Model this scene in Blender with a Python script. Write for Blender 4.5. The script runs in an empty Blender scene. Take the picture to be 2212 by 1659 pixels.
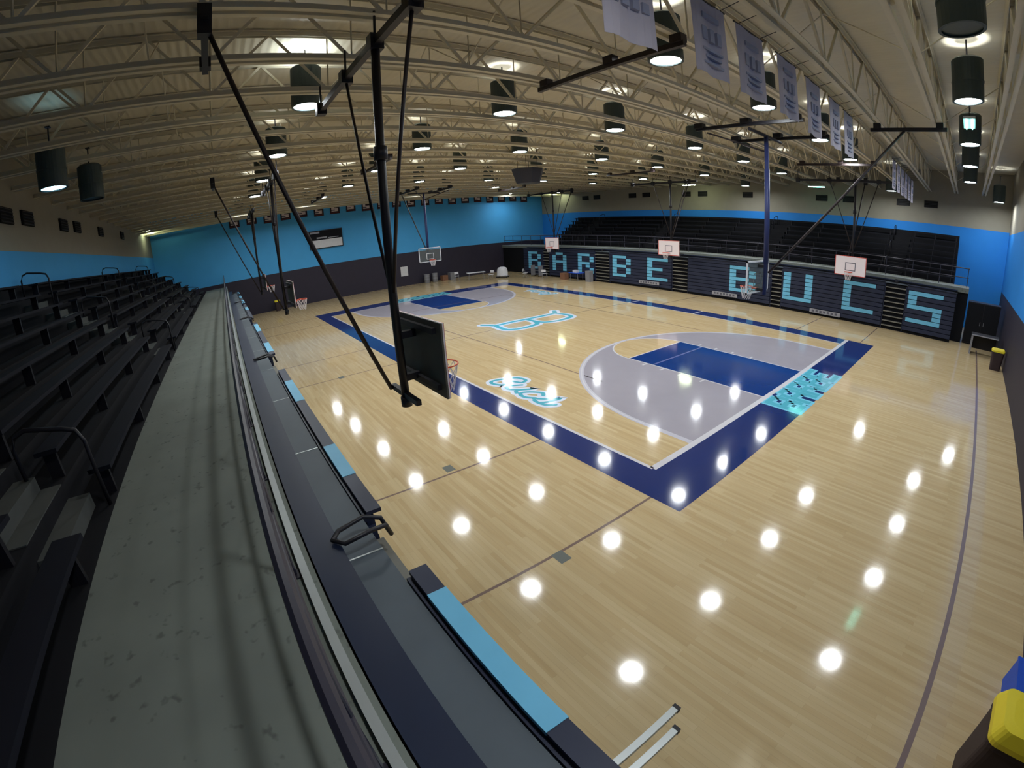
import bpy, math, random
from mathutils import Matrix, Vector
random.seed(7)
S = bpy.context.scene
COL = S.collection
PI = math.pi

# ------------------------------------------------------------------ camera, world, exposure
cam_data = bpy.data.cameras.new('camera')
cam = bpy.data.objects.new('camera', cam_data)
COL.objects.link(cam)
S.camera = cam
S.render.engine = 'CYCLES'
cam_data.type = 'PANO'
cam_data.panorama_type = 'FISHEYE_LENS_POLYNOMIAL'
cam_data.sensor_fit = 'HORIZONTAL'
cam_data.sensor_width = 22.12
cam_data.sensor_height = 16.59
cam_data.fisheye_fov = math.radians(175)
KP = (1.006367, 0.047514, -0.045833, -0.023488)
cam_data.fisheye_polynomial_k0 = 0.0
cam_data.fisheye_polynomial_k1 = -KP[0] / 10
cam_data.fisheye_polynomial_k2 = -KP[1] / 100
cam_data.fisheye_polynomial_k3 = -KP[2] / 1000
cam_data.fisheye_polynomial_k4 = -KP[3] / 10000
cam_data.clip_start = 0.02
cam_data.clip_end = 200
CR = ((0.583316, 0.810208, -0.057486), (-0.244105, 0.242367, 0.938973), (0.774697, -0.533686, 0.339152))
CP = (18.7265, -14.6856, 5.0954)
M = Matrix.Identity(4)
for i in range(3):
    for j in range(3):
        M[j][i] = CR[i][j]
    M[i][3] = CP[i]
cam.matrix_world = M

world = bpy.data.worlds.new('world')
S.world = world
world.use_nodes = True
world.node_tree.nodes['Background'].inputs[0].default_value = (0.02, 0.025, 0.03, 1)
world.node_tree.nodes['Background'].inputs[1].default_value = 0.0
S.view_settings.view_transform = 'Standard'
S.view_settings.look = 'None'
S.view_settings.exposure = 0.0
S.view_settings.gamma = 1.0
S.view_settings.use_curve_mapping = False
S.cycles.use_denoising = True
S.cycles.use_adaptive_sampling = True
S.cycles.adaptive_threshold = 0.02
S.cycles.max_bounces = 7
S.cycles.diffuse_bounces = 4
S.cycles.glossy_bounces = 3
S.cycles.sample_clamp_indirect = 6.0
S.cycles.caustics_reflective = False
S.cycles.caustics_refractive = False

LAMP = 150.0        # radiance of a lit ceiling lens
# ------------------------------------------------------------------ materials
def srgb(r, g, b):
    def f(v):
        v /= 255.0
        return v / 12.92 if v <= 0.04045 else ((v + 0.055) / 1.055) ** 2.4
    return (f(r), f(g), f(b), 1.0)

def mat(name, col, rough=0.6, spec=0.5, metal=0.0, var=0.12, scale=6.0, bump=0.0, coat=0.0):
    m = bpy.data.materials.new(name); m.use_nodes = True
    nt = m.node_tree; b = nt.nodes['Principled BSDF']
    b.inputs['Roughness'].default_value = rough
    b.inputs['Specular IOR Level'].default_value = spec
    b.inputs['Metallic'].default_value = metal
    b.inputs['Coat Weight'].default_value = coat
    b.inputs['Coat Roughness'].default_value = 0.1
    tc = nt.nodes.new('ShaderNodeTexCoord')
    nz = nt.nodes.new('ShaderNodeTexNoise'); nz.inputs['Scale'].default_value = scale
    nz.inputs['Detail'].default_value = 4
    nt.links.new(tc.outputs['Object'], nz.inputs['Vector'])
    mx = nt.nodes.new('ShaderNodeMix'); mx.data_type = 'RGBA'
    c = Vector(col[:3])
    mx.inputs[6].default_value = (*(c * (1 - var)), 1)
    mx.inputs[7].default_value = (*[min(1, v) for v in (c * (1 + var))], 1)
    nt.links.new(nz.outputs['Fac'], mx.inputs[0])
    nt.links.new(mx.outputs[2], b.inputs['Base Color'])
    if bump:
        bp = nt.nodes.new('ShaderNodeBump'); bp.inputs['Strength'].default_value = bump
        bp.inputs['Distance'].default_value = 0.02
        nt.links.new(nz.outputs['Fac'], bp.inputs['Height'])
        nt.links.new(bp.outputs['Normal'], b.inputs['Normal'])
    return m

def emit(name, col, s):
    m = bpy.data.materials.new(name); m.use_nodes = True
    nt = m.node_tree; b = nt.nodes['Principled BSDF']
    b.inputs['Base Color'].default_value = (0.8, 0.8, 0.8, 1)
    b.inputs['Emission Color'].default_value = col
    b.inputs['Emission Strength'].default_value = s
    return m

def floor_gloss(b):
    b.inputs['Roughness'].default_value = 0.085
    b.inputs['Specular IOR Level'].default_value = 0.5

def wood_mat():
    m = bpy.data.materials.new('maple_floor'); m.use_nodes = True
    nt = m.node_tree; b = nt.nodes['Principled BSDF']; floor_gloss(b)
    tc = nt.nodes.new('ShaderNodeTexCoord')
    br = nt.nodes.new('ShaderNodeTexBrick')
    br.inputs['Scale'].default_value = 1.0
    br.inputs['Brick Width'].default_value = 1.7
    br.inputs['Row Height'].default_value = 0.085
    br.inputs['Mortar Size'].default_value = 0.0012
    br.inputs['Mortar Smooth'].default_value = 0.5
    br.inputs['Color1'].default_value = srgb(206, 184, 144)
    br.inputs['Color2'].default_value = srgb(195, 170, 128)
    br.inputs['Mortar'].default_value = srgb(168, 150, 116)
    nt.links.new(tc.outputs['Object'], br.inputs['Vector'])
    mp = nt.nodes.new('ShaderNodeMapping'); mp.inputs['Scale'].default_value = (0.5, 7.0, 1)
    nz = nt.nodes.new('ShaderNodeTexNoise'); nz.inputs['Scale'].default_value = 1.3; nz.inputs['Detail'].default_value = 5
    nt.links.new(tc.outputs['Object'], mp.inputs['Vector']); nt.links.new(mp.outputs['Vector'], nz.inputs['Vector'])
    rp = nt.nodes.new('ShaderNodeValToRGB')
    rp.color_ramp.elements[0].position = 0.3; rp.color_ramp.elements[0].color = (0.88, 0.86, 0.82, 1)
    rp.color_ramp.elements[1].position = 0.7; rp.color_ramp.elements[1].color = (1, 1, 1, 1)
    nt.links.new(nz.outputs['Fac'], rp.inputs['Fac'])
    mu = nt.nodes.new('ShaderNodeMix'); mu.data_type = 'RGBA'; mu.blend_type = 'MULTIPLY'; mu.inputs[0].default_value = 1
    nt.links.new(br.outputs['Color'], mu.inputs[6]); nt.links.new(rp.outputs['Color'], mu.inputs[7])
    nt.links.new(mu.outputs[2], b.inputs['Base Color'])
    return m

def deck_mat():
    m = mat('roof_deck', srgb(206, 198, 176), 0.6, 0.3, var=0.06, scale=1.5)
    nt = m.node_tree; b = nt.nodes['Principled BSDF']
    tc = nt.nodes.new('ShaderNodeTexCoord')
    w = nt.nodes.new('ShaderNodeTexWave'); w.wave_type = 'BANDS'; w.bands_direction = 'Y'
    w.inputs['Scale'].default_value = 1.6; w.inputs['Distortion'].default_value = 0
    nt.links.new(tc.outputs['Object'], w.inputs['Vector'])
    bp = nt.nodes.new('ShaderNodeBump'); bp.inputs['Strength'].default_value = 0.3; bp.inputs['Distance'].default_value = 0.03
    nt.links.new(w.outputs['Fac'], bp.inputs['Height']); nt.links.new(bp.outputs['Normal'], b.inputs['Normal'])
    return m

def concrete_mat():
    m = mat('walkway_concrete', srgb(112, 117, 110), 0.8, 0.3, var=0.22, scale=1.4, bump=0.1)
    nt = m.node_tree; b = nt.nodes['Principled BSDF']
    src = b.inputs['Base Color'].links[0].from_socket
    tc = nt.nodes.new('ShaderNodeTexCoord')
    v = nt.nodes.new('ShaderNodeTexNoise'); v.inputs['Scale'].default_value = 9; v.inputs['Detail'].default_value = 2
    nt.links.new(tc.outputs['Object'], v.inputs['Vector'])
    rp = nt.nodes.new('ShaderNodeValToRGB')
    rp.color_ramp.elements[0].position = 0.27; rp.color_ramp.elements[0].color = (0.62, 0.62, 0.62, 1)
    rp.color_ramp.elements[1].position = 0.36; rp.color_ramp.elements[1].color = (1, 1, 1, 1)
    nt.links.new(v.outputs['Fac'], rp.inputs['Fac'])
    mu = nt.nodes.new('ShaderNodeMix'); mu.data_type = 'RGBA'; mu.blend_type = 'MULTIPLY'; mu.inputs[0].default_value = 1
    nt.links.new(src, mu.inputs[6]); nt.links.new(rp.outputs['Color'], mu.inputs[7])
    nt.links.new(mu.outputs[2], b.inputs['Base Color'])
    return m

def glass_mat():
    m = bpy.data.materials.new('backboard_glass'); m.use_nodes = True
    b = m.node_tree.nodes['Principled BSDF']
    b.inputs['Base Color'].default_value = (0.85, 0.95, 0.92, 1)
    b.inputs['Roughness'].default_value = 0.03
    b.inputs['Transmission Weight'].default_value = 0.92
    b.inputs['IOR'].default_value = 1.1
    return m

WOOD = wood_mat()
def paint(name, c, var=0.05):
    m = mat(name, c, 0.085, 0.5, var=var, scale=2.0)
    return m
NAVYP = paint('border_navy_paint', srgb(28, 47, 104))
KEYP = paint('key_blue_paint', srgb(17, 54, 120))
GREYP = paint('arc_grey_paint', srgb(158, 153, 163))
LINEP = paint('line_white_paint', srgb(205, 202, 208))
TEALP = paint('teal_paint', srgb(84, 172, 192))
SKYP = paint('sky_blue_paint', srgb(120, 196, 222))
OUTP = paint('logo_outline_paint', srgb(214, 222, 238))
FAINTP = paint('faded_line_paint', srgb(128, 108, 100), 0.1)
KEYLINEP = paint('key_faint_line_paint', srgb(104, 110, 152))
ARCBP = paint('arc_band_paint', srgb(190, 187, 198))
PLATEP = paint('floor_plate_paint', srgb(112, 116, 112))
DECK = deck_mat()
STEEL = mat('cream_steel', srgb(212, 203, 178), 0.55, 0.4, var=0.06, scale=3)
CREAM = mat('cream_block', srgb(146, 140, 126), 0.8, 0.3, var=0.07, scale=2.5)
BLUEW = mat('blue_wall_paint', srgb(72, 162, 222), 0.65, 0.3, var=0.07, scale=0.8)
BLUEF = mat('deep_blue_wall_paint', srgb(38, 130, 214), 0.65, 0.3, var=0.07, scale=0.8)
DADO = mat('dark_dado_paint', srgb(46, 42, 56), 0.6, 0.3, var=0.12, scale=2)
CONC = concrete_mat()
TIER = mat('tier_dark', srgb(24, 24, 28), 0.85, 0.2, var=0.2, scale=2)
STEPC = mat('aisle_step', srgb(78, 80, 78), 0.85, 0.2, var=0.2, scale=2)
BENCH = mat('bench_navy', srgb(21, 22, 31), 0.75, 0.2, var=0.15, scale=4)
NAVYB = mat('bleacher_navy', srgb(33, 40, 64), 0.5, 0.4, var=0.1, scale=4)
LTBL = mat('bleacher_light_blue', srgb(110, 186, 222), 0.5, 0.4, var=0.08, scale=4)
NAVYS = mat('seat_strip_navy', srgb(20, 32, 58), 0.5, 0.4, var=0.12, scale=3)
GREYD = mat('footboard_grey', srgb(82, 91, 99), 0.6, 0.4, var=0.12, scale=3)
DARK = mat('gap_and_panel_dark', srgb(20, 21, 26), 0.8, 0.2)  # near-black for backing boards, dark panels, doors and plinth
TREAD = mat('step_tread', srgb(120, 118, 110), 0.6, 0.4, var=0.12, scale=5)
ALU = mat('aluminium', srgb(190, 196, 196), 0.4, 0.5, metal=0.6, var=0.06)
BLACKM = mat('black_metal', srgb(28, 26, 32), 0.45, 0.4, var=0.1)
BROWNM = mat('brown_black_metal', srgb(44, 34, 34), 0.5, 0.4, var=0.1)
BLUEM = mat('navy_mast_metal', srgb(40, 50, 96), 0.5, 0.4, var=0.1)
RAILM = mat('railing_dark', srgb(40, 38, 52), 0.45, 0.5, var=0.1)
GREEN = mat('lamp_housing_green', srgb(62, 74, 74), 0.5, 0.4, var=0.06)
LENS = emit('lamp_lens_lit', (0.92, 0.975, 1.0, 1), LAMP)
LENSB = emit('lamp_lens_lit_bluish', (0.35, 0.75, 1.0, 1), 14)
LENSOFF = mat('lamp_lens_unlit', srgb(60, 72, 74), 0.3, 0.5)
UPL = emit('lamp_top_added_glow', (0.95, 0.98, 1.0, 1), 5)  # glow added on the lamp tops to brighten the roof deck
UPB = emit('lamp_top_added_glow_bright', (0.85, 0.95, 1.0, 1), 60)  # stronger added glow, for the bright patches on the deck
TUBEW = emit('fluorescent_white', (0.9, 0.97, 1.0, 1), 40)
TUBET = emit('fluorescent_teal', (0.25, 1.0, 0.75, 1), 22)
TUBEY = emit('fluorescent_yellow', (0.85, 1.0, 0.62, 1), 110)
WHITEB = mat('backboard_white', srgb(236, 224, 226), 0.4, 0.4, var=0.03)
BACKB = mat('backboard_back', srgb(86, 82, 72), 0.55, 0.4, var=0.15, scale=3)
ORANGE = mat('rim_orange', srgb(208, 78, 44), 0.45, 0.4)
REDB = mat('board_trim_red', srgb(196, 70, 58), 0.5, 0.4)
NETW = mat('net_white', srgb(215, 210, 212), 0.8, 0.2)
GLASS = glass_mat()
CLOTH = mat('banner_cloth', srgb(198, 190, 200), 0.9, 0.1, var=0.06, scale=4)
CLOTHP = mat('banner_print', srgb(160, 162, 182), 0.9, 0.1, var=0.15, scale=5)
WBAN = mat('wall_banner_dark', srgb(52, 44, 52), 0.9, 0.1, var=0.15)
WBANP = mat('wall_banner_pale', srgb(206, 190, 190), 0.9, 0.1, var=0.12)
WBANR = mat('wall_banner_red', srgb(92, 52, 56), 0.9, 0.1)
YELLOW = mat('lid_yellow', srgb(226, 206, 52), 0.45, 0.4, var=0.05)
BINB = mat('bin_brown', srgb(54, 42, 46), 0.6, 0.3)
WHITEP = mat('white_plastic', srgb(208, 208, 214), 0.6, 0.3)
GREYP2 = mat('grey_plastic', srgb(128, 128, 134), 0.6, 0.3)
BLUEP2 = mat('blue_plastic', srgb(30, 78, 190), 0.5, 0.4)
CARD = mat('cardboard', srgb(128, 92, 72), 0.8, 0.2)
PAPER = mat('paper', srgb(206, 206, 210), 0.8, 0.2)
MARK = mat('sign_marks', srgb(92, 92, 104), 0.8, 0.2)
SIGNG = mat('sign_grey', srgb(150, 150, 158), 0.7, 0.2, var=0.15, scale=10)
VENTD = mat('vent_dark', srgb(26, 24, 24), 0.8, 0.2)

# ------------------------------------------------------------------ mesh helper
class MB:
    def __init__(self):
        self.v, self.f, self.m, self.mats = [], [], [], []
    def mi(self, m):
        if m not in self.mats: self.mats.append(m)
        return self.mats.index(m)
    def face(self, pts, m):
        n = len(self.v); self.v += [tuple(p) for p in pts]
        self.f.append(tuple(range(n, n + len(pts)))); self.m.append(self.mi(m)); return self
    def box(self, x0, x1, y0, y1, z0, z1, m, top=None, ends=None):
        n = len(self.v)
        self.v += [(x0,y0,z0),(x1,y0,z0),(x1,y1,z0),(x0,y1,z0),(x0,y0,z1),(x1,y0,z1),(x1,y1,z1),(x0,y1,z1)]
        for q in ((0,3,2,1),(4,5,6,7),(0,1,5,4),(1,2,6,5),(2,3,7,6),(3,0,4,7)):
            self.f.append(tuple(n + i for i in q)); self.m.append(self.mi(m))
        return self
    def cbox(self, cx, cy, cz, sx, sy, sz, m):
        return self.box(cx-sx/2, cx+sx/2, cy-sy/2, cy+sy/2, cz-sz/2, cz+sz/2, m)
    def path(self, pts, r, m, n=8, closed=False, cap=True):
        pts = [Vector(p) for p in pts]; k = len(pts); rings = []
        up0 = Vector((0.13, 0.21, 1))
        for i, p in enumerate(pts):
            if closed: d = pts[(i+1) % k] - pts[i-1]
            else: d = pts[min(i+1, k-1)] - pts[max(i-1, 0)]
            d.normalize()
            a = d.cross(up0)
            if a.length < 1e-3: a = d.cross(Vector((1, 0, 0)))
            a.normalize(); b = d.cross(a)
            base = len(self.v)
            for j in range(n):
                t = 2 * PI * (j + .5) / n
                self.v.append(tuple(p + a * (r * math.cos(t)) + b * (r * math.sin(t))))
            rings.append(base)
        mi = self.mi(m)
        for i in range(k if closed else k - 1):
            A, B = rings[i], rings[(i+1) % k]
            for j in range(n):
                self.f.append((A + j, A + (j+1) % n, B + (j+1) % n, B + j)); self.m.append(mi)
        if cap and not closed:
            self.f.append(tuple(rings[0] + j for j in range(n))[::-1]); self.m.append(mi)
            self.f.append(tuple(rings[-1] + j for j in range(n))); self.m.append(mi)
        return self
    def bar(self, p0, p1, r, m, n=4): return self.path([p0, p1], r, m, n)
    def lathe(self, prof, m, n=24, c=(0, 0)):
        base = len(self.v); k = len(prof); mi = self.mi(m)
        for r, z in prof:
            for j in range(n):
                t = 2 * PI * j / n
                self.v.append((c[0] + r * math.cos(t), c[1] + r * math.sin(t), z))
        for i in range(k - 1):
            for j in range(n):
                a = base + i*n + j; b = base + i*n + (j+1) % n
                self.f.append((a, b, b + n, a + n)); self.m.append(mi)
        return self
    def disc(self, r, z, m, n=24, down=True):
        pts = [(r * math.cos(2*PI*j/n), r * math.sin(2*PI*j/n), z) for j in range(n)]
        return self.face(pts[::-1] if down else pts, m)
    def build(self, name, parent=None, loc=None, smooth=False):
        me = bpy.data.meshes.new(name)
        me.from_pydata(self.v, [], self.f)
        for m in self.mats: me.materials.append(m)
        me.polygons.foreach_set('material_index', self.m)
        if smooth:
            me.polygons.foreach_set('use_smooth', [len(f) == 4 for f in self.f])
        me.update()
        o = bpy.data.objects.new(name, me); COL.objects.link(o)
        if parent is not None: o.parent = parent
        if loc is not None: o.location = loc
        return o

def tag(o, label, cat, group=None, kind=None):
    o['label'] = label; o['category'] = cat
    if group: o['group'] = group
    if kind: o['kind'] = kind
    return o
def thing(name, label, cat, loc=(0, 0, 0), rz=0.0, group=None):
    o = bpy.data.objects.new(name, None); COL.objects.link(o)
    o.empty_display_size = 0.2
    o.location = loc; o.rotation_euler = (0, 0, rz)
    return tag(o, label, cat, group)
def struct(o):
    o['kind'] = 'structure'; return o
def dup(root, loc, rz=None, label=None, group=None):
    r = root.copy(); COL.objects.link(r); r.location = loc
    if rz is not None: r.rotation_euler = (0, 0, rz)
    if label: r['label'] = label
    if group: r['group'] = group
    for ch in list(root.children):
        c = ch.copy(); COL.objects.link(c); c.parent = r
        for g in list(ch.children):
            d = g.copy(); COL.objects.link(d); d.parent = c
    return r
ORD = ['first', 'second', 'third', 'fourth', 'fifth', 'sixth', 'seventh', 'eighth', 'ninth', 'tenth', 'eleventh', 'twelfth',
       'thirteenth', 'fourteenth', 'fifteenth', 'sixteenth', 'seventeenth', 'eighteenth', 'nineteenth', 'twentieth',
       'twenty-first', 'twenty-second', 'twenty-third', 'twenty-fourth', 'twenty-fifth', 'twenty-sixth', 'twenty-seventh']

# ------------------------------------------------------------------ room shell
XW, XE, YN, YF = -24.1, 21.28, -20.7, 20.7      # far blue wall, right wall, wall behind near stand, wall behind far stand
ZC = 9.85
L, B0, BN, BE, BF, BW = 13.644, 7.62, 0.90, 1.375, 1.135, 1.81

fl = MB()
fl.box(XW, XE, YN, YF, -0.2, 0.0, WOOD)
def rect(x0, x1, y0, y1, z, m): fl.face([(x0,y0,z),(x1,y0,z),(x1,y1,z),(x0,y1,z)], m)
def ribbon(pts, w, z, m, caps=True):
    P = [Vector((a, b)) for a, b in pts]
    Lp, Rp = [], []
    for i, p in enumerate(P):
        d0 = (P[i] - P[i-1]).normalized() if i > 0 else None
        d1 = (P[i+1] - P[i]).normalized() if i < len(P) - 1 else None
        d = (d0 + d1).normalized() if d0 is not None and d1 is not None and (d0 + d1).length > 1e-4 else (d1 if d1 is not None else d0)
        n = Vector((-d.y, d.x)); 
        k = 1.0
        if d0 is not None and d1 is not None:
            k = 1 / max(0.6, n.dot(Vector((-d1.y, d1.x))))
        Lp.append(p + n * w/2 * k); Rp.append(p - n * w/2 * k)
    for i in range(len(P) - 1):
        zz = z + 8e-6 * i
        q = [(*Rp[i], zz), (*Rp[i+1], zz), (*Lp[i+1], zz), (*Lp[i], zz)]
        ar = sum(q[k][0]*q[(k+1) % 4][1] - q[(k+1) % 4][0]*q[k][1] for k in range(4))
        fl.face(q if ar > 0 else q[::-1], m)
    if caps:
        for q, s in ((P[0], 0), (P[-1], 1)):
            fl.face([(q.x + w/2*math.cos(2*PI*j/14), q.y + w/2*math.sin(2*PI*j/14), z - 0.0003) for j in range(14)], m)
def smooth_pts(pts, n=6):
    out = []
    P = [Vector((a, b)) for a, b in pts]
    for i in range(len(P) - 1):
        p0 = P[max(i-1, 0)]; p1 = P[i]; p2 = P[i+1]; p3 = P[min(i+2, len(P)-1)]
        for k in range(n):
            t = k / n
            out.append(0.5 * ((2*p1) + (p2-p0)*t + (2*p0-5*p1+4*p2-p3)*t*t + (3*p1-p0-3*p2+p3)*t**3))
    out.append(P[-1])
    return [(p.x, p.y) for p in out]
Z1, Z2, Z3, Z4, Z5 = .001, .002, .003, .004, .005
# navy border
rect(-L-BW, L+BE, -B0-BN, -B0, Z1, NAVYP); rect(-L-BW, L+BE, B0, B0+BF, Z1, NAVYP)
rect(-L-BW, -L, -B0, B0, Z1, NAVYP); rect(L, L+BE, -B0, B0, Z1, NAVYP)
LW = 0.09
for s in (-1, 1):                                   # both ends
    xb = s * (L - 1.6); R = 5.97
    th = [(-PI/2 + PI * i / 48) for i in range(49)]
    arc = [(xb - s * R * math.cos(t), R * math.sin(t)) for t in th]
    pts = [(s*L, -R)] + arc + [(s*L, R)]
    fl.face([(a, b, Z1) for a, b in (pts if s < 0 else pts[::-1])], GREYP)
    xf = s * (L - 5.707)
    half = [(xf - s * 1.8 * math.cos(t), 1.8 * math.sin(t)) for t in th]
    fl.face([(a, b, Z2) for a, b in (half if s < 0 else half[::-1])], WOOD)
    ribbon(half, .06, Z3, LINEP, False)
    yk = 1.78 if s > 0 else 1.70
    rect(min(xf, s*L), max(xf, s*L), -yk, yk, Z2, KEYP)
    for q in (-1, 1):
        ribbon([(xf, q*yk), (s*L, q*yk)], .06, Z3, LINEP, False)
        for xm in (2.3, 3.2, 4.0, 4.8):
            cx = s * (L - xm)
            rect(cx-.04, cx+.04, min(q*yk, q*(yk+.3)), max(q*yk, q*(yk+.3)), Z3, LINEP)
    ribbon([(xf, -yk), (xf, yk)], .06, Z3, LINEP, False)
    ribbon([(s*L, -R)] + arc + [(s*L, R)], .17, Z3, ARCBP, False)
    ribbon(arc, .05, Z4, LINEP, False)
    ribbon([(s*L, -B0), (s*L, B0 + (BF if s > 0 else 0))], 0.17 if s > 0 else LW, Z4, LINEP, False)
    ribbon([(-L, s*B0), (L, s*B0)], LW, Z4, LINEP, False)
ribbon([(9.09, -1.78), (9.09, 1.78)], .08, Z3, KEYLINEP, False)
for xx in (-9.03,):
    ribbon([(xx, -4.5), (xx, 4.5)], .05, Z3, FAINTP, False)
ribbon([(0, -B0), (0, -2.7)], .05, Z2, FAINTP, False); ribbon([(0, 2.7), (0, B0)], .05, Z2, FAINTP, False)
ribbon([(0, B0), (0, B0 + BF)], .09, Z2, LINEP, False); ribbon([(4.87, B0), (4.87, B0 + BF)], .09, Z2, LINEP, False)
ribbon([(-9, -4.4), (9, -4.4)], .05, Z1, FAINTP, False); ribbon([(-9, 4.4), (7.5, 4.4)], .05, Z1, FAINTP, False)
for xs in (-14.31, -10.83, -1.745, 1.745, 10.83, 14.31):    # lanes of the cross courts
    ribbon([(xs, -13.6), (xs, -B0-BN)], .055, Z1, FAINTP, False)
    ribbon([(xs, B0+BF), (xs, 13.6)], .055, Z1, FAINTP, False)
ribbon([(20.04, -13.5), (20.04, 13.5)], .08, Z1, FAINTP, False)
for px_, py_ in ((10.6, -10.94), (14.42, -10.95), (1.75, -11.0)):
    rect(px_-.14, px_+.14, py_-.11, py_+.11, Z2, PLATEP)
# big block letter in the centre
stem = smooth_pts([(-1.35, -2.5), (-1.05, -2.28), (-.72, -2.05), (-.76, -1.18), (-.73, -.16), (-.73, .89), (-.8, 1.95), (-1.02, 2.2), (-1.36, 2.47)])
low = smooth_pts([(-.73, -2.1), (-.15, -2.22), (.45, -2.25), (.78, -1.87), (.84, -1.23), (.62, -.42), (.02, -.12), (-.73, -.1)])
upp = smooth_pts([(-.73, -.1), (.35, -.05), (.78, .45), (.82, 1.27), (.62, 1.95), (.2, 2.2), (-.3, 2.16), (-.8, 2.0)])
for k, (w, z, m) in enumerate(((.62, Z3, OUTP), (.26, Z5, TEALP))):
    for q, st in enumerate((stem, low, upp)): ribbon(st, w, z + .0004 * q, m)
# script word beside each bench side, and block word on each end border
def script(sgn):
    strokes = [[(6.95, -6.98), (6.6, -7.12), (6.4, -6.98), (6.5, -6.6), (6.72, -6.2), (7.1, -6.12), (7.2, -6.38), (6.75, -6.58), (6.95, -6.75), (6.95, -6.98)],
               [(7.4, -6.5), (7.18, -6.9), (7.42, -7.04), (7.7, -6.8), (7.92, -6.5), (7.7, -6.9), (7.86, -7.05)],
               [(8.6, -6.58), (8.4, -6.48), (8.05, -6.75), (7.98, -7.0), (8.3, -7.08), (8.6, -6.9)],
               [(8.6, -6.95), (8.9, -6.7), (9.15, -6.4), (9.1, -6.8), (8.98, -7.05), (8.7, -7.02)],
               [(9.0, -7.06), (9.25, -7.0), (9.42, -6.8)]]
    for k, (w, z, m) in enumerate(((.36, Z3, OUTP), (.13, Z5, TEALP))):
        for q, st in enumerate(strokes): ribbon([(sgn*a, sgn*b) for a, b in smooth_pts(st)], w, z + .0003 * q, m)
script(1); script(-1)
G4 = {'B': ['XXX.', 'X..X', 'X..X', 'XXX.', 'X..X', 'X..X', 'XXX.'], 'A': ['.XX.', 'X..X', 'X..X', 'XXXX', 'X..X', 'X..X', 'X..X'],
      'R': ['XXX.', 'X..X', 'X..X', 'XXX.', 'X.X.', 'X..X', 'X..X'], 'E': ['XXXX', 'X...', 'X...', 'XXX.', 'X...', 'X...', 'XXXX'],
      'U': ['X..X'] * 6 + ['XXXX'], 'C': ['XXXX'] + ['X...'] * 5 + ['XXXX'], 'S': ['XXXX', 'X...', 'X...', 'XXXX', '...X', '...X', 'XXXX']}
def end_word(sgn, xin, depth, y0, y1, zo=0):
    n = 5; cw = (y1 - y0) / n
    for i, ch in enumerate('BARBE'):
        g = G4[ch]; yy0 = y0 + i * cw + cw * .02; w = cw * .96 / 4; h = depth / 7
        for r, row in enumerate(g):
            for c, q in enumerate(row):
                if q == 'X':
                    a, b = yy0 + c*w, yy0 + (c+1)*w; t0, t1 = xin + r*h, xin + (r+1)*h
                    for gk, zz, mm in ((.11, Z3, SKYP), (.01, Z4, TEALP)):
                        xs = sorted((sgn*(t0-gk), sgn*(t1+gk))); ys = sorted((sgn*(a-gk), sgn*(b+gk)))
                        rect(xs[0], xs[1], ys[0], ys[1], zz + .0001*((r*4+c) % 5) + .00003*i, mm)
end_word(1, L + .14, BE - .2, -2.22, 2.35)
end_word(-1, L + .14, BW - .25, -2.3, 2.3)
struct(fl.build('floor'))

ce = MB(); ce.box(XW-.2, XE+.2, YN-.2, YF+.2, ZC, ZC+.2, DECK); struct(ce.build('ceiling'))
w = MB()
w.box(XW-.2, XW, YN-.2, YF+.2, 0, 3.3, DADO).box(XW-.2, XW, YN-.2, YF+.2, 3.3, ZC, BLUEW)
struct(w.build('wall_back'))
w = MB()
w.box(XE, XE+.2, YN-.2, YF+.2, 0, 2.7, DADO).box(XE, XE+.2, YN-.2, YF+.2, 2.7, 6.2, BLUEF).box(XE, XE+.2, YN-.2, YF+.2, 6.2, ZC, CREAM)
struct(w.build('wall_right'))
w = MB()
w.box(XW, XE, YF, YF+.2, 0, 6.35, BLUEF).box(XW, XE, YF, YF+.2, 6.35, ZC, CREAM)
struct(w.build('wall_far'))
w = MB()
w.box(XW, XE, YN-.2, YN, 0, 6.7, BLUEW).box(XW, XE, YN-.2, YN, 6.7, ZC, CREAM)
struct(w.build('wall_left'))

# vents high in both long walls
ve = MB(); ve.box(-.45, .45, -.05, .05, -.22, .22, VENTD)
for k in range(5): ve.box(-.43, .43, -.075, -.045, -.2 + .09*k, -.17 + .09*k, BLACKM)
v0 = None
for i, (x, z) in enumerate([(-16.7, 7.85), (-15.0, 7.85), (-10.2, 7.8), (-8.5, 7.8), (-4.0, 7.75), (-2.3, 7.75), (2.0, 7.65), (8.2, 7.55), (10.3, 7.55), (14.2, 7.6), (16.1, 7.6)]):
    o = ve.build('wall_vent') if v0 is None else v0.copy()
    if v0 is None: v0 = o
    else: COL.objects.link(o)
    o.location = (x, YF - .02, z)
    tag(o, 'dark vent high on the wall above the far stand, %s from the blue wall' % ORD[i], 'vent', 'vents above the lettered bleachers')
for i, (x, z) in enumerate([(-11.9, 7.95), (-6.5, 7.85), (-2.4, 7.8), (-.6, 7.75), (3.0, 7.7), (4.6, 7.65), (9.0, 7.6), (10.6, 7.6)]):
    o = v0.copy(); COL.objects.link(o); o.location = (x, YN + .02, z); o.rotation_euler = (0, 0, PI)
    tag(o, 'dark vent high on the wall behind the near stand, %s from the blue wall' % ORD[i], 'vent', 'vents behind the near stand')

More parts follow.
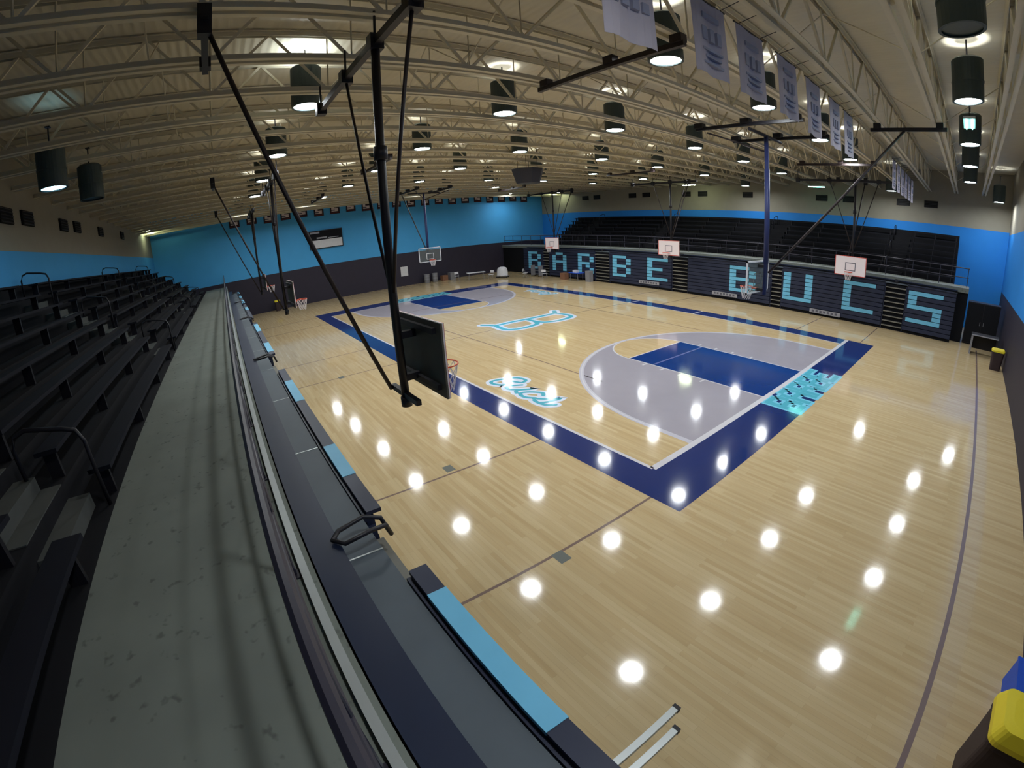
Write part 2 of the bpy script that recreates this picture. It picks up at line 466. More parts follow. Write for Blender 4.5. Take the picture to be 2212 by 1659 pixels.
# ------------------------------------------------------------------ stands (built once for the far side, turned half round for the near side)
SX0, SX1 = -19.2, 18.5
ROOTS = {}
def side_m(side):    # far: identity, near: rotate by pi about z
    return 1 if side == 'far' else -1
def sbox(mb, sg, x0, x1, y0, y1, z0, z1, m):
    xs = sorted((sg*x0, sg*x1)); ys = sorted((sg*y0, sg*y1))
    mb.box(xs[0], xs[1], ys[0], ys[1], z0, z1, m)
WZ = 2.95
for side in ('far', 'near'):
    sg = side_m(side)
    xa, xb = (XW, 19.1) if side == 'far' else (-XE, -XW)
    mb = MB()
    sbox(mb, sg, xa, xb, 14.62, 16.5, WZ-.25, WZ, CONC)
    sbox(mb, sg, xa, xb, 14.66, 14.72, WZ, WZ+.05, ALU)
    struct(mb.build('walkway'))
    mb = MB()
    sbox(mb, sg, xa, xb, 14.75, 14.95, 0, WZ-.25, DARK)
    struct(mb.build('trim_1' if side == 'far' else 'trim_2'))
    ua, ub = (-18.0, 18.15) if side == 'far' else (-XE, 18.0)
    mb = MB()
    for k in range(8):
        sbox(mb, sg, ua, ub, 16.5 + .525*k, 16.5 + .525*(k+1), WZ-.25, WZ + .34*k, TIER)
    for c in ((-15.0, -13.7), (-5.8, -4.6), (4.6, 5.8), (13.7, 15.0)):
        for k in range(7):
            sbox(mb, sg, c[0]+.06, c[1]-.06, 16.76 + .525*k, 17.03 + .525*k, WZ + .34*k, WZ + .34*k + .17, STEPC if side == 'near' else TIER)
            sbox(mb, sg, c[0]+.06, c[1]-.06, 17.03 + .525*k, 17.29 + .525*k, WZ + .34*(k+1), WZ + .34*(k+1) + .012, STEPC if side == 'near' else TIER)
    sbox(mb, sg, ua, ub, 20.66, 20.7, WZ, 5.75, TIER)
    struct(mb.build('stand_tiers'))
    # benches of the upper stand
    aisles = [(-13.7, -15.0), (-4.6, -5.8), (4.6, 5.8), (13.7, 15.0)]
    spans, x = [], ua
    cuts = sorted([(min(a), max(a)) for a in aisles])
    for c0, c1 in cuts: spans.append((x, c0)); x = c1
    spans.append((x, ub))
    bkt = MB(); sbox(bkt, sg, -.025, .025, .08, .24, 0, .32, BLACKM); bk0 = None
    for k in range(8):
        for si, (a, b) in enumerate(spans):
            sec = ORD[si if side == 'far' else 4 - si]
            if k < 2: sec_l = sec
            where = 'far upper stand' if side == 'far' else 'near upper stand'
            rt = thing('bench', 'dark bench, %s row up, %s section from the blue wall, %s' % (ORD[k], sec, where), 'bench', (0, 0, 0), 0, 'benches of the %s' % where)
            mb = MB(); sbox(mb, sg, a+.05, b-.05, 16.45 + .525*k, 16.73 + .525*k, 3.27 + .34*k, 3.32 + .34*k, BENCH); mb.build('seat_board', rt)
            n = max(2, int((b - a) / 2.4))
            for i in range(n + 1):
                xx = a + .2 + (b - a - .4) * i / n
                if bk0 is None: o = bk0 = bkt.build('bracket')
                else: o = bk0.copy(); COL.objects.link(o)
                o.parent = rt; o.location = (sg*xx, sg*(16.45 + .525*k), 2.95 + .34*k)
    # railing on the walkway edge
    rt = thing('railing', 'dark two-rail pipe railing along the front edge of the %s walkway' % ('far' if side == 'far' else 'near concrete'), 'railing')
    mb = MB(); yy = sg * 14.77
    ra, rb = (-23.8, 19.0) if side == 'far' else (-21.0, 23.8)
    mb.bar((sg*ra, yy, 4.0), (sg*rb, yy, 4.0), .03, RAILM, 8); mb.build('top_rail', rt)
    mb = MB(); mb.bar((sg*ra, yy, 3.5), (sg*rb, yy, 3.5), .024, RAILM, 8); mb.build('middle_rail', rt)
    n = 28
    for i in range(n):
        mb = MB(); xx = sg * (ra + .05 + (rb - ra - .1) * i / (n - 1))
        mb.bar((xx, yy, WZ), (xx, yy, 3.98), .022, RAILM, 8)
        mb.box(xx-.05, xx+.05, yy-.04, yy+.04, WZ, WZ+.012, RAILM)
        mb.build('post', rt)
    # closed bleacher sections and their step units
    AI = [(-16.1, -15.15), (-9.05, -7.3), (-.95, .5), (7.05, 7.85), (14.4, 15.7)]
    LET = [('B', -18.4), ('A', -14.65), ('R', -11.15), ('B', -6.97), ('E', -3.3), ('B', 3.95), ('U', 7.93), ('C', 11.9), ('S', 15.83)]
    if side == 'near': LET[:3] = [('B', -17.78), ('A', -14.8), ('R', -11.43)]
    secs, x = [], SX0
    for a, b in AI: secs.append((x, a)); x = b
    secs.append((x, SX1))
    P = .25; LWD = 1.97 if side == 'far' else 1.8
    for i, (a, b) in enumerate(secs):
        word = ''.join(c for c, lx in LET if a - .1 <= lx < b)
        lt = [(c, lx) for c, lx in LET if a - .1 <= lx < b]
        if side == 'far':
            lab = 'closed navy bleacher section with light blue block letter%s %s' % ('s' if len(word) > 1 else '', ' '.join(word))
            if word == 'B' and i > 0: lab += ' beside bare steps'
        else:
            lab = 'closed bleacher section below the near walkway, %s from the far blue wall' % ORD[5 - i]
        rt = thing('bleacher_section', lab, 'bleacher', (0, 0, 0), 0, 'closed bleachers on the %s side' % side)
        for r in range(10):
            mb = MB(); z0 = .18 + P*r; y0 = 13.84 + .005*r
            edges = {a + .02, b - .02}
            cells = []
            if 2 <= r <= 8:
                row = 8 - r
                for c, lx in lt:
                    for q in range(4):
                        if G4[c][row][q] == 'X': cells.append((lx + q*LWD/4, lx + (q+1)*LWD/4))
                        edges |= {min(max(lx + q*LWD/4, a+.02), b-.02), min(max(lx + (q+1)*LWD/4, a+.02), b-.02)}
            es = sorted(edges)
            for e0, e1 in zip(es, es[1:]):
                if e1 - e0 < 1e-4: continue
                mid = (e0 + e1) / 2
                on = any(c0 <= mid <= c1 for c0, c1 in cells)
                if r == 9: on = False
                sbox(mb, sg, e0, e1, y0, y0 + .1, z0, z0 + P - .035, LTBL if on else NAVYB)
            mb.build('seat_board', rt)
        mb = MB(); sbox(mb, sg, a + .01, b - .01, 13.965, 13.99, .0, 2.59, DARK); mb.build('back_board', rt)
        mb = MB(); sbox(mb, sg, a + .01, b - .01, 13.80, 13.95, 2.66, 2.70, NAVYB)
        # the caps over the letters are light blue
        for c, lx in (lt if side == 'near' else []):
            q0 = min(q for q in range(4) if G4[c][0][q] == 'X'); q1 = max(q for q in range(4) if G4[c][0][q] == 'X') + 1
            sbox(mb, sg, max(a+.012, lx + q0*LWD/4), min(b-.012, lx + q1*LWD/4), 13.795, 13.952, 2.662, 2.704, LTBL)
        mb.build('seat_cap', rt)
    for i, (a, b) in enumerate(AI):
        lab = ('black step gap with pale treads between lettered sections, %s from the blue wall' % ORD[i]) if side == 'far' else ('step gap in the closed near bleachers, %s from the far blue wall' % ORD[4-i])
        rt = thing('bleacher_steps', lab, 'steps', (0, 0, 0), 0, 'step gaps on the %s side' % side)
        mb = MB(); sbox(mb, sg, a, b, 14.03, 14.06, 0, 2.55, DARK); mb.build('back_board', rt)
        for r in range(9):
            mb = MB(); z0 = .2 + .27*r
            sbox(mb, sg, a + .06, b - .06, 13.86, 14.03, z0, z0 + .05, TREAD); mb.build('tread', rt)
        for e in (a, b):
            mb = MB(); sbox(mb, sg, e - (.0 if e == a else .04), e + (.04 if e == a else .0), 13.9, 14.03, 0, 2.55, NAVYB); mb.build('side_panel', rt)
    # footboard and seat strip over the closed bleachers
    mb = MB()
    sbox(mb, sg, SX0, SX1, 14.0, 14.32, 2.6, 2.65, GREYD)
    n = 16
    for i in range(n):
        xx = SX0 + (SX1 - SX0) * (i + .5) / n
        sbox(mb, sg, xx - .008, xx + .008, 14.0, 14.32, 2.65, 2.654, ALU)
    tag(mb.build('footboard'), 'grey metal footboard along the top of the %s bleachers' % ('lettered far' if side == 'far' else 'near closed'), 'footboard')
    mb = MB()
    sbox(mb, sg, SX0, SX1, 14.33, 14.60, 2.76, 2.81, NAVYS); sbox(mb, sg, SX0, SX1, 14.36, 14.56, 2.55, 2.76, DARK)
    tag(mb.build('seat_strip'), 'long navy top seat strip just below the %s walkway edge' % side, 'bench')
    # handrail loops folded over the step gaps
    for i, (a, b) in enumerate(AI):
        cx = (a + b) / 2 - sg*.05
        mb = MB()
        def loop(dx):
            return [(sg*(cx + dx), sg*13.86, 2.66), (sg*(cx + dx + .03), sg*13.9, 2.8), (sg*(cx + dx + .05), sg*14.05, 2.86), (sg*(cx + dx), sg*14.3, 2.84),
                    (sg*(cx + dx - .1), sg*14.38, 2.84), (sg*(cx + dx - .2), sg*14.3, 2.84), (sg*(cx + dx - .18), sg*14.05, 2.86), (sg*(cx + dx - .1), sg*13.9, 2.8), (sg*(cx + dx - .06), sg*13.86, 2.66)]
        mb.path(loop(.1), .022, BLACKM, 8)
        lab = 'black handrail loop over the %s step gap from the far blue wall, %s bleachers' % (ORD[i if side == 'far' else 4-i], 'lettered' if side == 'far' else 'near')
        tag(mb.build('handrail_loop', smooth=True), lab, 'handrail', 'folded handrail loops on the %s side' % side)
    # standing handrail loops in the aisles of the upper stand
    for i, (c0, c1) in enumerate(cuts):
        for kk, k in enumerate((0, 3, 6)):
            mb = MB(); xx = sg * ((c0 + .12) if c0 > 0 else (c1 - .12)); y0 = 16.56 + .525*k; zb = WZ + .34*k
            pts = [(xx, sg*y0, zb), (xx, sg*y0, zb + .75), (xx, sg*(y0+.06), zb + .88), (xx, sg*(y0+.2), zb + .93), (xx, sg*(y0+.6), zb + 1.02),
                   (xx, sg*(y0+.74), zb + .98), (xx, sg*(y0+.8), zb + .85), (xx, sg*(y0+.8), zb + .34)]
            mb.path(pts, .025, BLACKM, 8)
            tag(mb.build('aisle_handrail', smooth=True), 'black aisle handrail, %s in the %s aisle from the far blue wall, %s upper stand' % (['lowest', 'middle', 'highest'][kk], ORD[i if side == 'far' else 3-i], side), 'handrail', 'looped aisle handrails in the %s upper stand' % side)

# aluminium rail ends sticking out at the end of the near bleachers
rt = thing('end_rail', 'pale aluminium rail pair with dark caps at the end of the near bleachers', 'rail', (18.13, -13.4, 2.45))
for dx, dz, ln in ((-.04, 0, .2), (.05, -.03, .1)):
    mb = MB(); mb.box(dx-.022, dx+.022, -.42, ln, dz-.02, dz+.02, ALU); mb.build('rail', rt)
    mb = MB(); mb.box(dx-.025, dx+.025, ln, ln+.025, dz-.023, dz+.023, BLACKM); mb.build('end_cap', rt)
mb = MB(); mb.box(-.07, .08, -.432, -.4, -.12, .04, NAVYB); mb.build('mounting_plate', rt)

# ------------------------------------------------------------------ roof trusses
TX = [19.48 - 1.75*k for k in range(25)]
TX = sorted(TX)
ZB, ZT = 8.42, 9.71
tr0 = None
bc = MB(); tc_ = MB(); wb = MB()
for dx in (-.055, .055):
    bc.box(dx-.008, dx+.008, YN, YF, ZB, ZB+.13, STEEL)
    bc.box(min(dx, dx*2.7), max(dx, dx*2.7), YN, YF, ZB, ZB+.014, STEEL)
    tc_.box(dx-.006, dx+.006, YN, YF, ZT, ZT+.1, STEEL)
    tc_.box(min(dx, dx*1.9), max(dx, dx*1.9), YN, YF, ZT+.1, ZT+.112, STEEL)
n = 17; pl = (YF - YN) / n
for i in range(n):
    y = YN + pl*i
    wb.bar((0, y, ZT+.05), (0, y + pl/2, ZB+.05), .038, STEEL); wb.bar((0, y + pl/2, ZB+.05), (0, y + pl, ZT+.05), .038, STEEL)
    wb.bar((0, y + pl/2, ZB+.05), (0, y + pl/2, ZT+.05), .018, STEEL)
for i, x in enumerate(TX):
    lab = 'cream steel roof truss with zigzag web, %s from the far blue wall' % ORD[i]
    if tr0 is None:
        tr0 = thing('roof_truss', lab, 'truss', (x, 0, 0), 0, 'roof trusses')
        bc.build('bottom_chord', tr0); tc_.build('top_chord', tr0); wb.build('web', tr0)
    else: dup(tr0, (x, 0, 0), None, lab)
for i, y in enumerate((-15.6, -9.8, -4.7, 1.4, 5.2, 10.2, 15.8)):
    mb = MB()
    pts = [(x, y, (ZB + .15) if j % 2 else (ZT - .02)) for j, x in enumerate(TX)]
    mb.path(pts, .018, STEEL, 4)
    tag(mb.build('bridging_brace'), 'thin zigzag bracing rod between roof trusses, %s line from the near stand wall' % ORD[i], 'brace', 'bridging lines between trusses')

# ------------------------------------------------------------------ ceiling lights
def make_lamp(lens, up):
    rt = bpy.data.objects.new('ceiling_light', None); COL.objects.link(rt)
    mb = MB(); mb.lathe([(.31, .0), (.36, .0), (.36, .42), (.37, .42), (.37, .46), (.36, .46), (.36, .94), (.30, .99), (.31, .04)], GREEN, 28); mb.build('housing', rt, smooth=False)
    mb = MB(); mb.disc(.312, .03, lens, 28, True); mb.build('lens', rt)
    if up is not None:
        mb = MB(); mb.disc(.25, .992, up, 20, False); mb.build('added_top_glow', rt)  # added glowing disc that throws light up onto the deck
    mb = MB(); mb.bar((0, 0, .95), (0, 0, 1.5), .02, BLACKM, 6).box(-.06, .06, -.06, .06, 1.47, 1.5, BLACKM); mb.build('hanger', rt)
    return rt
protoL = {'lit': make_lamp(LENS, UPL), 'off': make_lamp(LENSOFF, UPB), 'bright': make_lamp(LENS, UPB), 'blue': make_lamp(LENSB, None), 'dead': make_lamp(LENSOFF, None)}
used = set()
def lamp(kind, x, y, z, label, group):
    p = protoL[kind]
    if kind in used: o = dup(p, (x, y, z), None, label, group)
    else: used.add(kind); o = p; o.location = (x, y, z)
    o['category'] = 'ceiling light'; o['label'] = label; o['group'] = group
    return o
LX = [-21.645, -18.145, -13.27, -8.02, -2.77, 2.48, 7.98, 13.46]
LY = [-12.45, -6.97, -2.33, 2.85, 7.6, 12.94]
RN = ['row above the near bleachers', 'second row out from the near bleachers', 'third row out from the near bleachers', 'fourth row out from the near bleachers',
      'fifth row out from the near bleachers', 'row closest to the lettered bleachers']
skip = {(0, 0), (0, 1), (0, 2), (0, 3), (0, 4), (1, 2), (1, 4), (1, 5), (2, 0), (2, 2), (2, 5), (7, 0), (7, 5)}
for j, y in enumerate(LY):
    k = 0
    for i, x in enumerate(LX):
        if (i, j) in skip: continue
        z = (8.62, 8.55, 8.45)[i] if i < 3 else 8.41
        yy = y
        if i == 0: yy = 14.45
        if i == 1: yy = {0: -12.87, 1: -7.55, 3: 2.1}[j]
        if i == 2: yy = {1: -7.35, 3: 2.4, 4: 6.95}[j]
        kind = 'bright' if (i, j) in ((6, 0),) else 'lit'
        lamp(kind, x, yy, z, 'lit cylinder light, %s from the blue wall, %s' % (ORD[k], RN[j]), 'lit cylinder lights in the ' + RN[j]); k += 1
for k, y in enumerate((-12.4, -1.9, 3.5, 8.4, 13.9)):
    lamp('lit', 18.6, y, 8.41, 'lit cylinder light in the line beside the right wall, %s from the near stand' % ORD[k], 'lit cylinder lights beside the right wall')
lamp('off', 18.6, -6.2, 8.41, 'unlit dark cylinder light with a bright glow above it beside the right wall', 'unlit cylinder lights')
lamp('blue', 6.3, -18.65, 7.7, 'dim blue lit cylinder light hanging over the near upper stand', 'cylinder lights over the near stand')
lamp('dead', 3.8, -18.33, 7.7, 'dark unlit cylinder light hanging over the near upper stand', 'cylinder lights over the near stand')
for k, (x, y, z) in enumerate(((3.08, 18, 8.12), (13.74, 18, 8.04))):
    lamp('lit', x, y, z, 'lit cylinder light over the far upper stand, %s from the far blue wall' % ORD[k], 'cylinder lights over the far stand')
for o in list(COL.objects):
    if o.name.startswith('ceiling_light') and o.type == 'EMPTY' and o.location.z < 8.2:
        pass
def fluorescent(x, y, z, rz, tube, label):
    rt = thing('fluorescent_fixture', label, 'ceiling light', (x, y, z), rz)
    mb = MB(); mb.box(-.62, .62, -.16, .16, .05, .12, WHITEP); mb.build('housing', rt)
    for s in (-.08, .08):
        mb = MB(); mb.bar((-.58, s, .03), (.58, s, .03), .018, tube, 8); mb.build('tube', rt)
    for s in (-.5, .5):
        mb = MB(); mb.bar((s, 0, .12), (s, 0, ZC - z), .008, BLACKM, 6); mb.build('hanger', rt)
fluorescent(-20.6, -20.2, 8.7, 0.3, TUBEY, 'yellowish fluorescent fixture in the corner above the near upper stand')
fluorescent(-20.4, 19.7, 8.6, 0, TUBEY, 'yellowish fluorescent fixture near the far corner of the far stand')
fluorescent(-2.0, 18.0, 8.25, 0, TUBEY, 'small yellowish fluorescent fixture over the middle of the far stand')
fluorescent(8.63, 18.0, 8.07, 0, TUBET, 'green tinted fluorescent fixture over the far stand')
fluorescent(18.6, .6, 8.41, PI/2, TUBET, 'green tinted fluorescent fixture among the lights beside the right wall')
lamp('lit', 20.32, 18.2, 7.9, 'lit cylinder light in the corner where the far stand meets the right wall', 'cylinder lights over the far stand')

# ------------------------------------------------------------------ hanging speaker cluster
rt = thing('speaker_cluster', 'dark tapered speaker box hanging from the roof above the court centre', 'speaker', (.1, -.1, 7.27))
mb = MB()
n0 = 8
top = [(.85*math.cos(2*PI*(j+.5)/n0), .85*math.sin(2*PI*(j+.5)/n0)) for j in range(n0)]
for j in range(n0):
    a, b = top[j], top[(j+1) % n0]
    mb.face([(a[0]*.72, a[1]*.72, 0), (b[0]*.72, b[1]*.72, 0), (b[0], b[1], .75), (a[0], a[1], .75)], BLACKM)
mb.face([(a*.72, b*.72, 0) for a, b in top][::-1], BLACKM); mb.face([(a, b, .75) for a, b in top], BLACKM)
mb.build('cabinet', rt)
for j in range(0, n0, 2):
    a = 2*PI*(j+1)/n0
    mb = MB(); mb.bar((.5*math.cos(a), .5*math.sin(a), .75), (.5*math.cos(a), .5*math.sin(a), ZC-7.272), .012, BLACKM, 6); mb.build('chain', rt)

# ------------------------------------------------------------------ basketball goals
def ring(mb, c, r, rad, m, n=20):
    mb.path([(c[0] + r*math.cos(2*PI*j/n), c[1] + r*math.sin(2*PI*j/n), c[2]) for j in range(n)], rad, m, 6, closed=True)
def net(mb, c, r, depth):
    for j in range(10):
        for s in (-1, 1):
            pts = []
            for q in range(5):
                a = 2*PI*(j + s*q*.5)/10; rr = r * (1 - .42*q/4) 
                pts.append((c[0] + rr*math.cos(a), c[1] + rr*math.sin(a), c[2] - depth*q/4))
            mb.path(pts, .007, NETW, 4, cap=False)
def goal_front(rt, yb, zb0, zb1, glass):
    # board plane faces +y in local space
    hw = .9
    mb = MB()
    if glass: mb.box(-hw+.04, hw-.04, yb-.008, yb+.008, zb0+.04, zb1-.04, GLASS)
    else:
        mb.box(-hw, hw, yb, yb+.02, zb0, zb1, WHITEB); mb.box(-hw, hw, yb-.03, yb-.001, zb0, zb1, BACKB)
    bb = mb.build('backboard', rt)
    mb = MB(); fm = WHITEP if glass else REDB; t = .05 if glass else .035
    for (a, b, c, d) in ((-hw, hw, zb0, zb0+t), (-hw, hw, zb1-t, zb1), (-hw, -hw+t, zb0, zb1), (hw-t, hw, zb0, zb1)):
        mb.box(a, b, yb + (-.025 if glass else .0201), yb+.026, c, d, fm)
    mb.build('frame', bb)
    mb = MB(); z0 = 3.1; mk = WHITEP if glass else MARK
    for (a, b, c, d) in ((-.3, .3, z0, z0+.04), (-.3, .3, z0+.41, z0+.45), (-.3, -.26, z0, z0+.45), (.26, .3, z0, z0+.45)):
        mb.box(a, b, yb+.021, yb+.024, c, d, mk)
    mb.build('target_square', bb)
    if not glass:
        mb = MB(); mb.box(-.75, .75, yb-.09, yb-.03, zb1-.16, zb1-.08, BLACKM); mb.box(-.75, .75, yb-.09, yb-.03, zb0+.1, zb0+.18, BLACKM); mb.build('back_brace', bb)
    mb = MB(); c = (0, yb + .40, 3.05); ring(mb, c, .228, .012, ORANGE); mb.box(-.09, .09, yb+.02, yb+.18, 3.0, 3.055, ORANGE); mb.box(-.03, .03, yb+.15, yb+.19, 3.03, 3.05, ORANGE)
    rm = mb.build('rim', rt)
    mb = MB(); net(mb, (c[0], c[1], 3.04), .225, .42); mb.build('net', rm)
def side_goal(xc, sg, label):
    fx = 1 if sg > 0 else -1      # rails run the same way along the hall on both sides
    # local origin on the floor line under the mast; +y looks to the court centre
    rt = thing('basketball_goal', label, 'basketball goal', (xc, sg*-12.4 if sg > 0 else 12.4, 0), 0 if sg > 0 else PI, 'side basketball goals')
    goal_front(rt, .3, 2.84, 3.9, False)
    mb = MB(); mb.bar((0, 0, 2.65), (0, 0, 7.95), .065, BLACKM, 12).bar((0, 0, 2.55), (0, 0, 2.7), .085, BLACKM, 12); mb.bar((0,0,6.2),(0,0,6.4),.1,BLACKM,12); mb.build('mast', rt, smooth=True)
    mb = MB(); mb.box(-.5, .5, -.04, .04, 2.7, 2.78, BLACKM); mb.build('lower_bracket', rt)
    for z in (2.95, 3.6):
        mb = MB(); mb.box(-.05, .05, 0, .27, z, z+.1, BLACKM); mb.build('board_arm', rt)
    def bx(x0, x1, *q): mb.box(min(fx*x0, fx*x1), max(fx*x0, fx*x1), *q)
    mb = MB(); bx(-3.5, 2.2, -.05, .05, 7.92, 8.04, BLACKM)
    for x in (-3.4, -1.5, 0, 1.3): bx(x-.1, x+.1, -.1, .1, 7.86, 8.1, BLACKM)
    for x in (-3.4, -1.5, 0, 2.1): mb.bar((fx*x, 0, 8.0), (fx*x, 0, 8.5), .02, BLACKM, 6)
    mb.build('ceiling_rail', rt)
    mb = MB(); bx(-1.85, 1.98, 4.42, 4.52, 8.19, 8.29, BROWNM)
    for x in (-1.6, .3, 1.85): bx(x-.12, x+.12, 4.38, 4.56, 8.27, 8.42, BROWNM)
    mb.build('front_rail', rt)
    mb = MB(); bx(-1.7, .3, -2.35, -2.25, 8.19, 8.3, BLACKM); bx(-1.7, -1.5, -2.39, -2.21, 8.25, 8.42, BLACKM); bx(.0, .2, -2.39, -2.21, 8.0, 8.42, BLACKM); mb.build('rear_rail', rt)
    mb = MB(); mb.bar((fx*.08, -2.3, 8.2), (-fx*.45, -.06, 2.72), .035, BROWNM, 8); mb.build('back_brace', rt, smooth=True)
    for x in (-1.5, 1.3):
        mb = MB(); mb.bar((fx*x, 0, 7.95), (fx*x*.04, 0, 4.3), .026, BROWNM, 8); mb.build('side_brace', rt, smooth=True)
    return rt
nm = ['end nearest the far blue wall', 'middle', 'end nearest the right wall']
for k, xc in enumerate((-12.6, -.4, 12.55)):
    lab = ['ceiling-hung side goal near the far blue wall on the near side, seen edge on', 'ceiling-hung side goal at the middle of the near side, orange rim seen edge on',
           'big dark ceiling-hung side goal in front, backboard seen from behind'][k]
    side_goal(xc, 1, lab)
for k, xc in enumerate((-12.55, 0, 12.62)):
    side_goal(xc, -1, 'white side backboard in front of the lettered bleachers, %s' % ['nearest the far blue wall', 'middle one of three', 'nearest the right wall'][k])
def main_goal(sg, label):
    rt = thing('basketball_goal', label, 'basketball goal', (sg*12.5, 0, 0), PI/2 if sg > 0 else -PI/2)
    # local +y looks to the court centre
    goal_front(rt, .28, 2.9, 3.97, True)
    mb = MB(); mb.bar((0, 0, 2.85), (0, 0, 8.1), .075, BLUEM, 12).bar((0, 0, 3.9), (0, 0, 7.0), .09, BLUEM, 12); mb.build('mast', rt, smooth=True)
    for z in (2.95, 3.75):
        mb = MB(); mb.box(-.06, .06, 0, .27, z, z+.1, BLACKM); mb.build('board_arm', rt)
    for s in (-1.3, 1.3):
        mb = MB(); mb.box(s-.05, s+.05, -1.75, 1.88, 8.19, 8.29, BLACKM)
        for y in (-1.5, .1, 1.75): mb.box(s-.12, s+.12, y-.15, y+.15, 8.26, 8.42, BLACKM)
        mb.build('ceiling_rail', rt)
    mb = MB(); mb.bar((-1.3, 0, 8.1), (1.3, 0, 8.1), .05, BLACKM, 8); mb.bar((-1.3, 1.5, 8.1), (0, .1, 7.6), .03, BROWNM, 6); mb.bar((1.3, 1.5, 8.1), (0, .1, 7.6), .03, BROWNM, 6); mb.build('cross_tube', rt)
    if sg > 0:
        mb = MB(); mb.box(.36, .46, -5.5, -3.3, 8.19, 8.29, BLACKM).box(.31, .51, -3.6, -3.4, 8.25, 8.42, BLACKM).box(.31, .51, -5.4, -5.2, 8.25, 8.42, BLACKM); mb.build('rear_rail', rt)
        mb = MB(); mb.bar((.41, -4.3, 8.2), (.02, -.1, 3.6), .04, BROWNM, 8); mb.build('back_brace', rt, smooth=True)
    else:
        mb = MB(); mb.bar((0, -4.2, 8.44), (0, -.1, 3.6), .04, BROWNM, 8); mb.build('back_brace', rt, smooth=True)
main_goal(1, 'glass backboard goal with blue mast over the nearer painted key')
main_goal(-1, 'glass backboard goal in front of the far blue wall')

# ------------------------------------------------------------------ hanging banners under the roof
def banner(y0, y1, zb, label, style):
    x0 = 15.5; wd = y1 - y0
    rt = thing('hanging_banner', label, 'banner', (x0, (y0+y1)/2, zb), 0, 'white banners hanging from the roof')
    mb = MB(); nx = 8; zt = 8.36 - zb
    for i in range(nx):
        a = -wd/2 + wd*i/nx; b = -wd/2 + wd*(i+1)/nx
        wa = .03*math.sin(i*1.1); wbb = .03*math.sin((i+1)*1.1)
        mb.face([(wa, a, 0), (wbb, b, 0), (wbb*.3, b, zt), (wa*.3, a, zt)], CLOTH)
        mb.face([(wa+.004, a, 0), (wa*.3+.004, a, zt), (wbb*.3+.004, b, zt), (wbb+.004, b, 0)], CLOTH)
    mb.build('cloth', rt)
    def pr_(c, z, w_, h):
        q = MB(); q.box(-.034, .038, c - w_/2, c + w_/2, z - h/2, z + h/2, CLOTHP); q.build('print', rt)
    if style == 0:
        for c in (-.22, .22): pr_(c, .85, .34, .36)
        for c in (-.27, -.09, .09, .27): pr_(c, .5, .12, .14)
    else:
        for r in range(3): pr_(0, .16 + .1*r, wd*(.6 - .12*(r % 2)), .035)
        for c in (-.22, 0, .22): pr_(c*wd, .6, .13*wd, .2)
        pr_(0, .88, .5*wd, .08)
    mb = MB(); mb.bar((0, -wd/2-.05, zt), (0, wd/2+.05, zt), .015, BLACKM, 6); 
    for s in (-.4, .4): mb.bar((0, s*wd, zt), (.44, s*wd, ZB + .03 - zb), .006, BLACKM, 4)
    mb.build('hanging_rod', rt)
row1 = [(-11.03, -10.14, 7.2), (-9.25, -8.36, 7.22), (-7.97, -7.01, 7.2), (-6.35, -5.4, 7.22), (-4.78, -3.85, 7.15), (-3.05, -2.15, 7.18), (-1.66, -.72, 7.2)]
for i, (a, b, z) in enumerate(row1):
    banner(a, b, z, 'pale grey banner hanging in the nearer banner row, %s from the near stand' % ORD[i], i)
for i in range(6):
    a = 6.7 + 1.4*i
    banner(a, a + .9, 7.15, 'pale grey banner hanging in the further banner row, %s from the court centre' % ORD[i], i + 1)

# small banners along the top of the far blue wall
wy = [-13.2 + 1.56*i for i in range(21)]
b0 = None
for i, y in enumerate(wy):
    lab = 'small dark banner with pale centre on the far blue wall, %s from the near stand' % ORD[i]
    if b0 is None:
        b0 = thing('wall_banner', lab, 'banner', (XW + .06, y, 8.45), 0, 'small banners on the far blue wall')
        mb = MB(); mb.box(0, .012, -.46, .46, -.52, .5, WBAN); mb.build('cloth', b0)
        mb = MB(); mb.box(.0121, .016, -.34, .3, -.3, .2, WBANP); mb.box(.0161, .018, -.1, .3, -.02, .14, WBAN); mb.box(.0161, .018, -.34, 0, -.22, -.12, MARK); mb.build('picture', b0)
        mb = MB(); mb.box(.0121, .016, -.42, .42, -.46, -.38, WBANR); mb.build('stripe', b0)
        mb = MB(); mb.bar((.006, -.5, .5), (.006, .5, .5), .012, BLACKM, 6); mb.bar((-.06, -.4, .5), (.006, -.4, .5), .008, BLACKM, 4); mb.bar((-.06, .4, .5), (.006, .4, .5), .008, BLACKM, 4); mb.build('rod', b0)
    else: dup(b0, (XW + .06, y, 8.45 + .06*math.sin(i*2.1)), None, lab)

# scoreboard sign
rt = thing('wall_sign', 'scoreboard panel, dark above and white below, on the far blue wall', 'scoreboard', (XW + .02, -4.98, 5.7))
mb = MB(); mb.box(0, .18, -1.6, 1.6, -.85, .85, BLACKM); mb.build('case', rt)
mb = MB(); mb.box(.18, .19, -1.52, 1.52, -.78, -.05, WHITEP); mb.build('lower_panel', rt)
mb = MB(); mb.box(.18, .19, -1.52, 1.52, -.02, .78, DARK); mb.box(.19, .194, -.9, .1, .08, .22, SIGNG); mb.box(.19, .194, -1.5, -.6, .58, .74, SIGNG); mb.box(.19, .194, .2, 1.2, .05, .12, SIGNG); mb.build('upper_panel', rt)
mb = MB(); mb.box(XW+.002, XW+.015, 2.25, 3.02, .98, 1.93, PAPER)
tag(mb.build('paper_notice'), 'white square paper notice on the dark lower wall under the blue', 'notice')

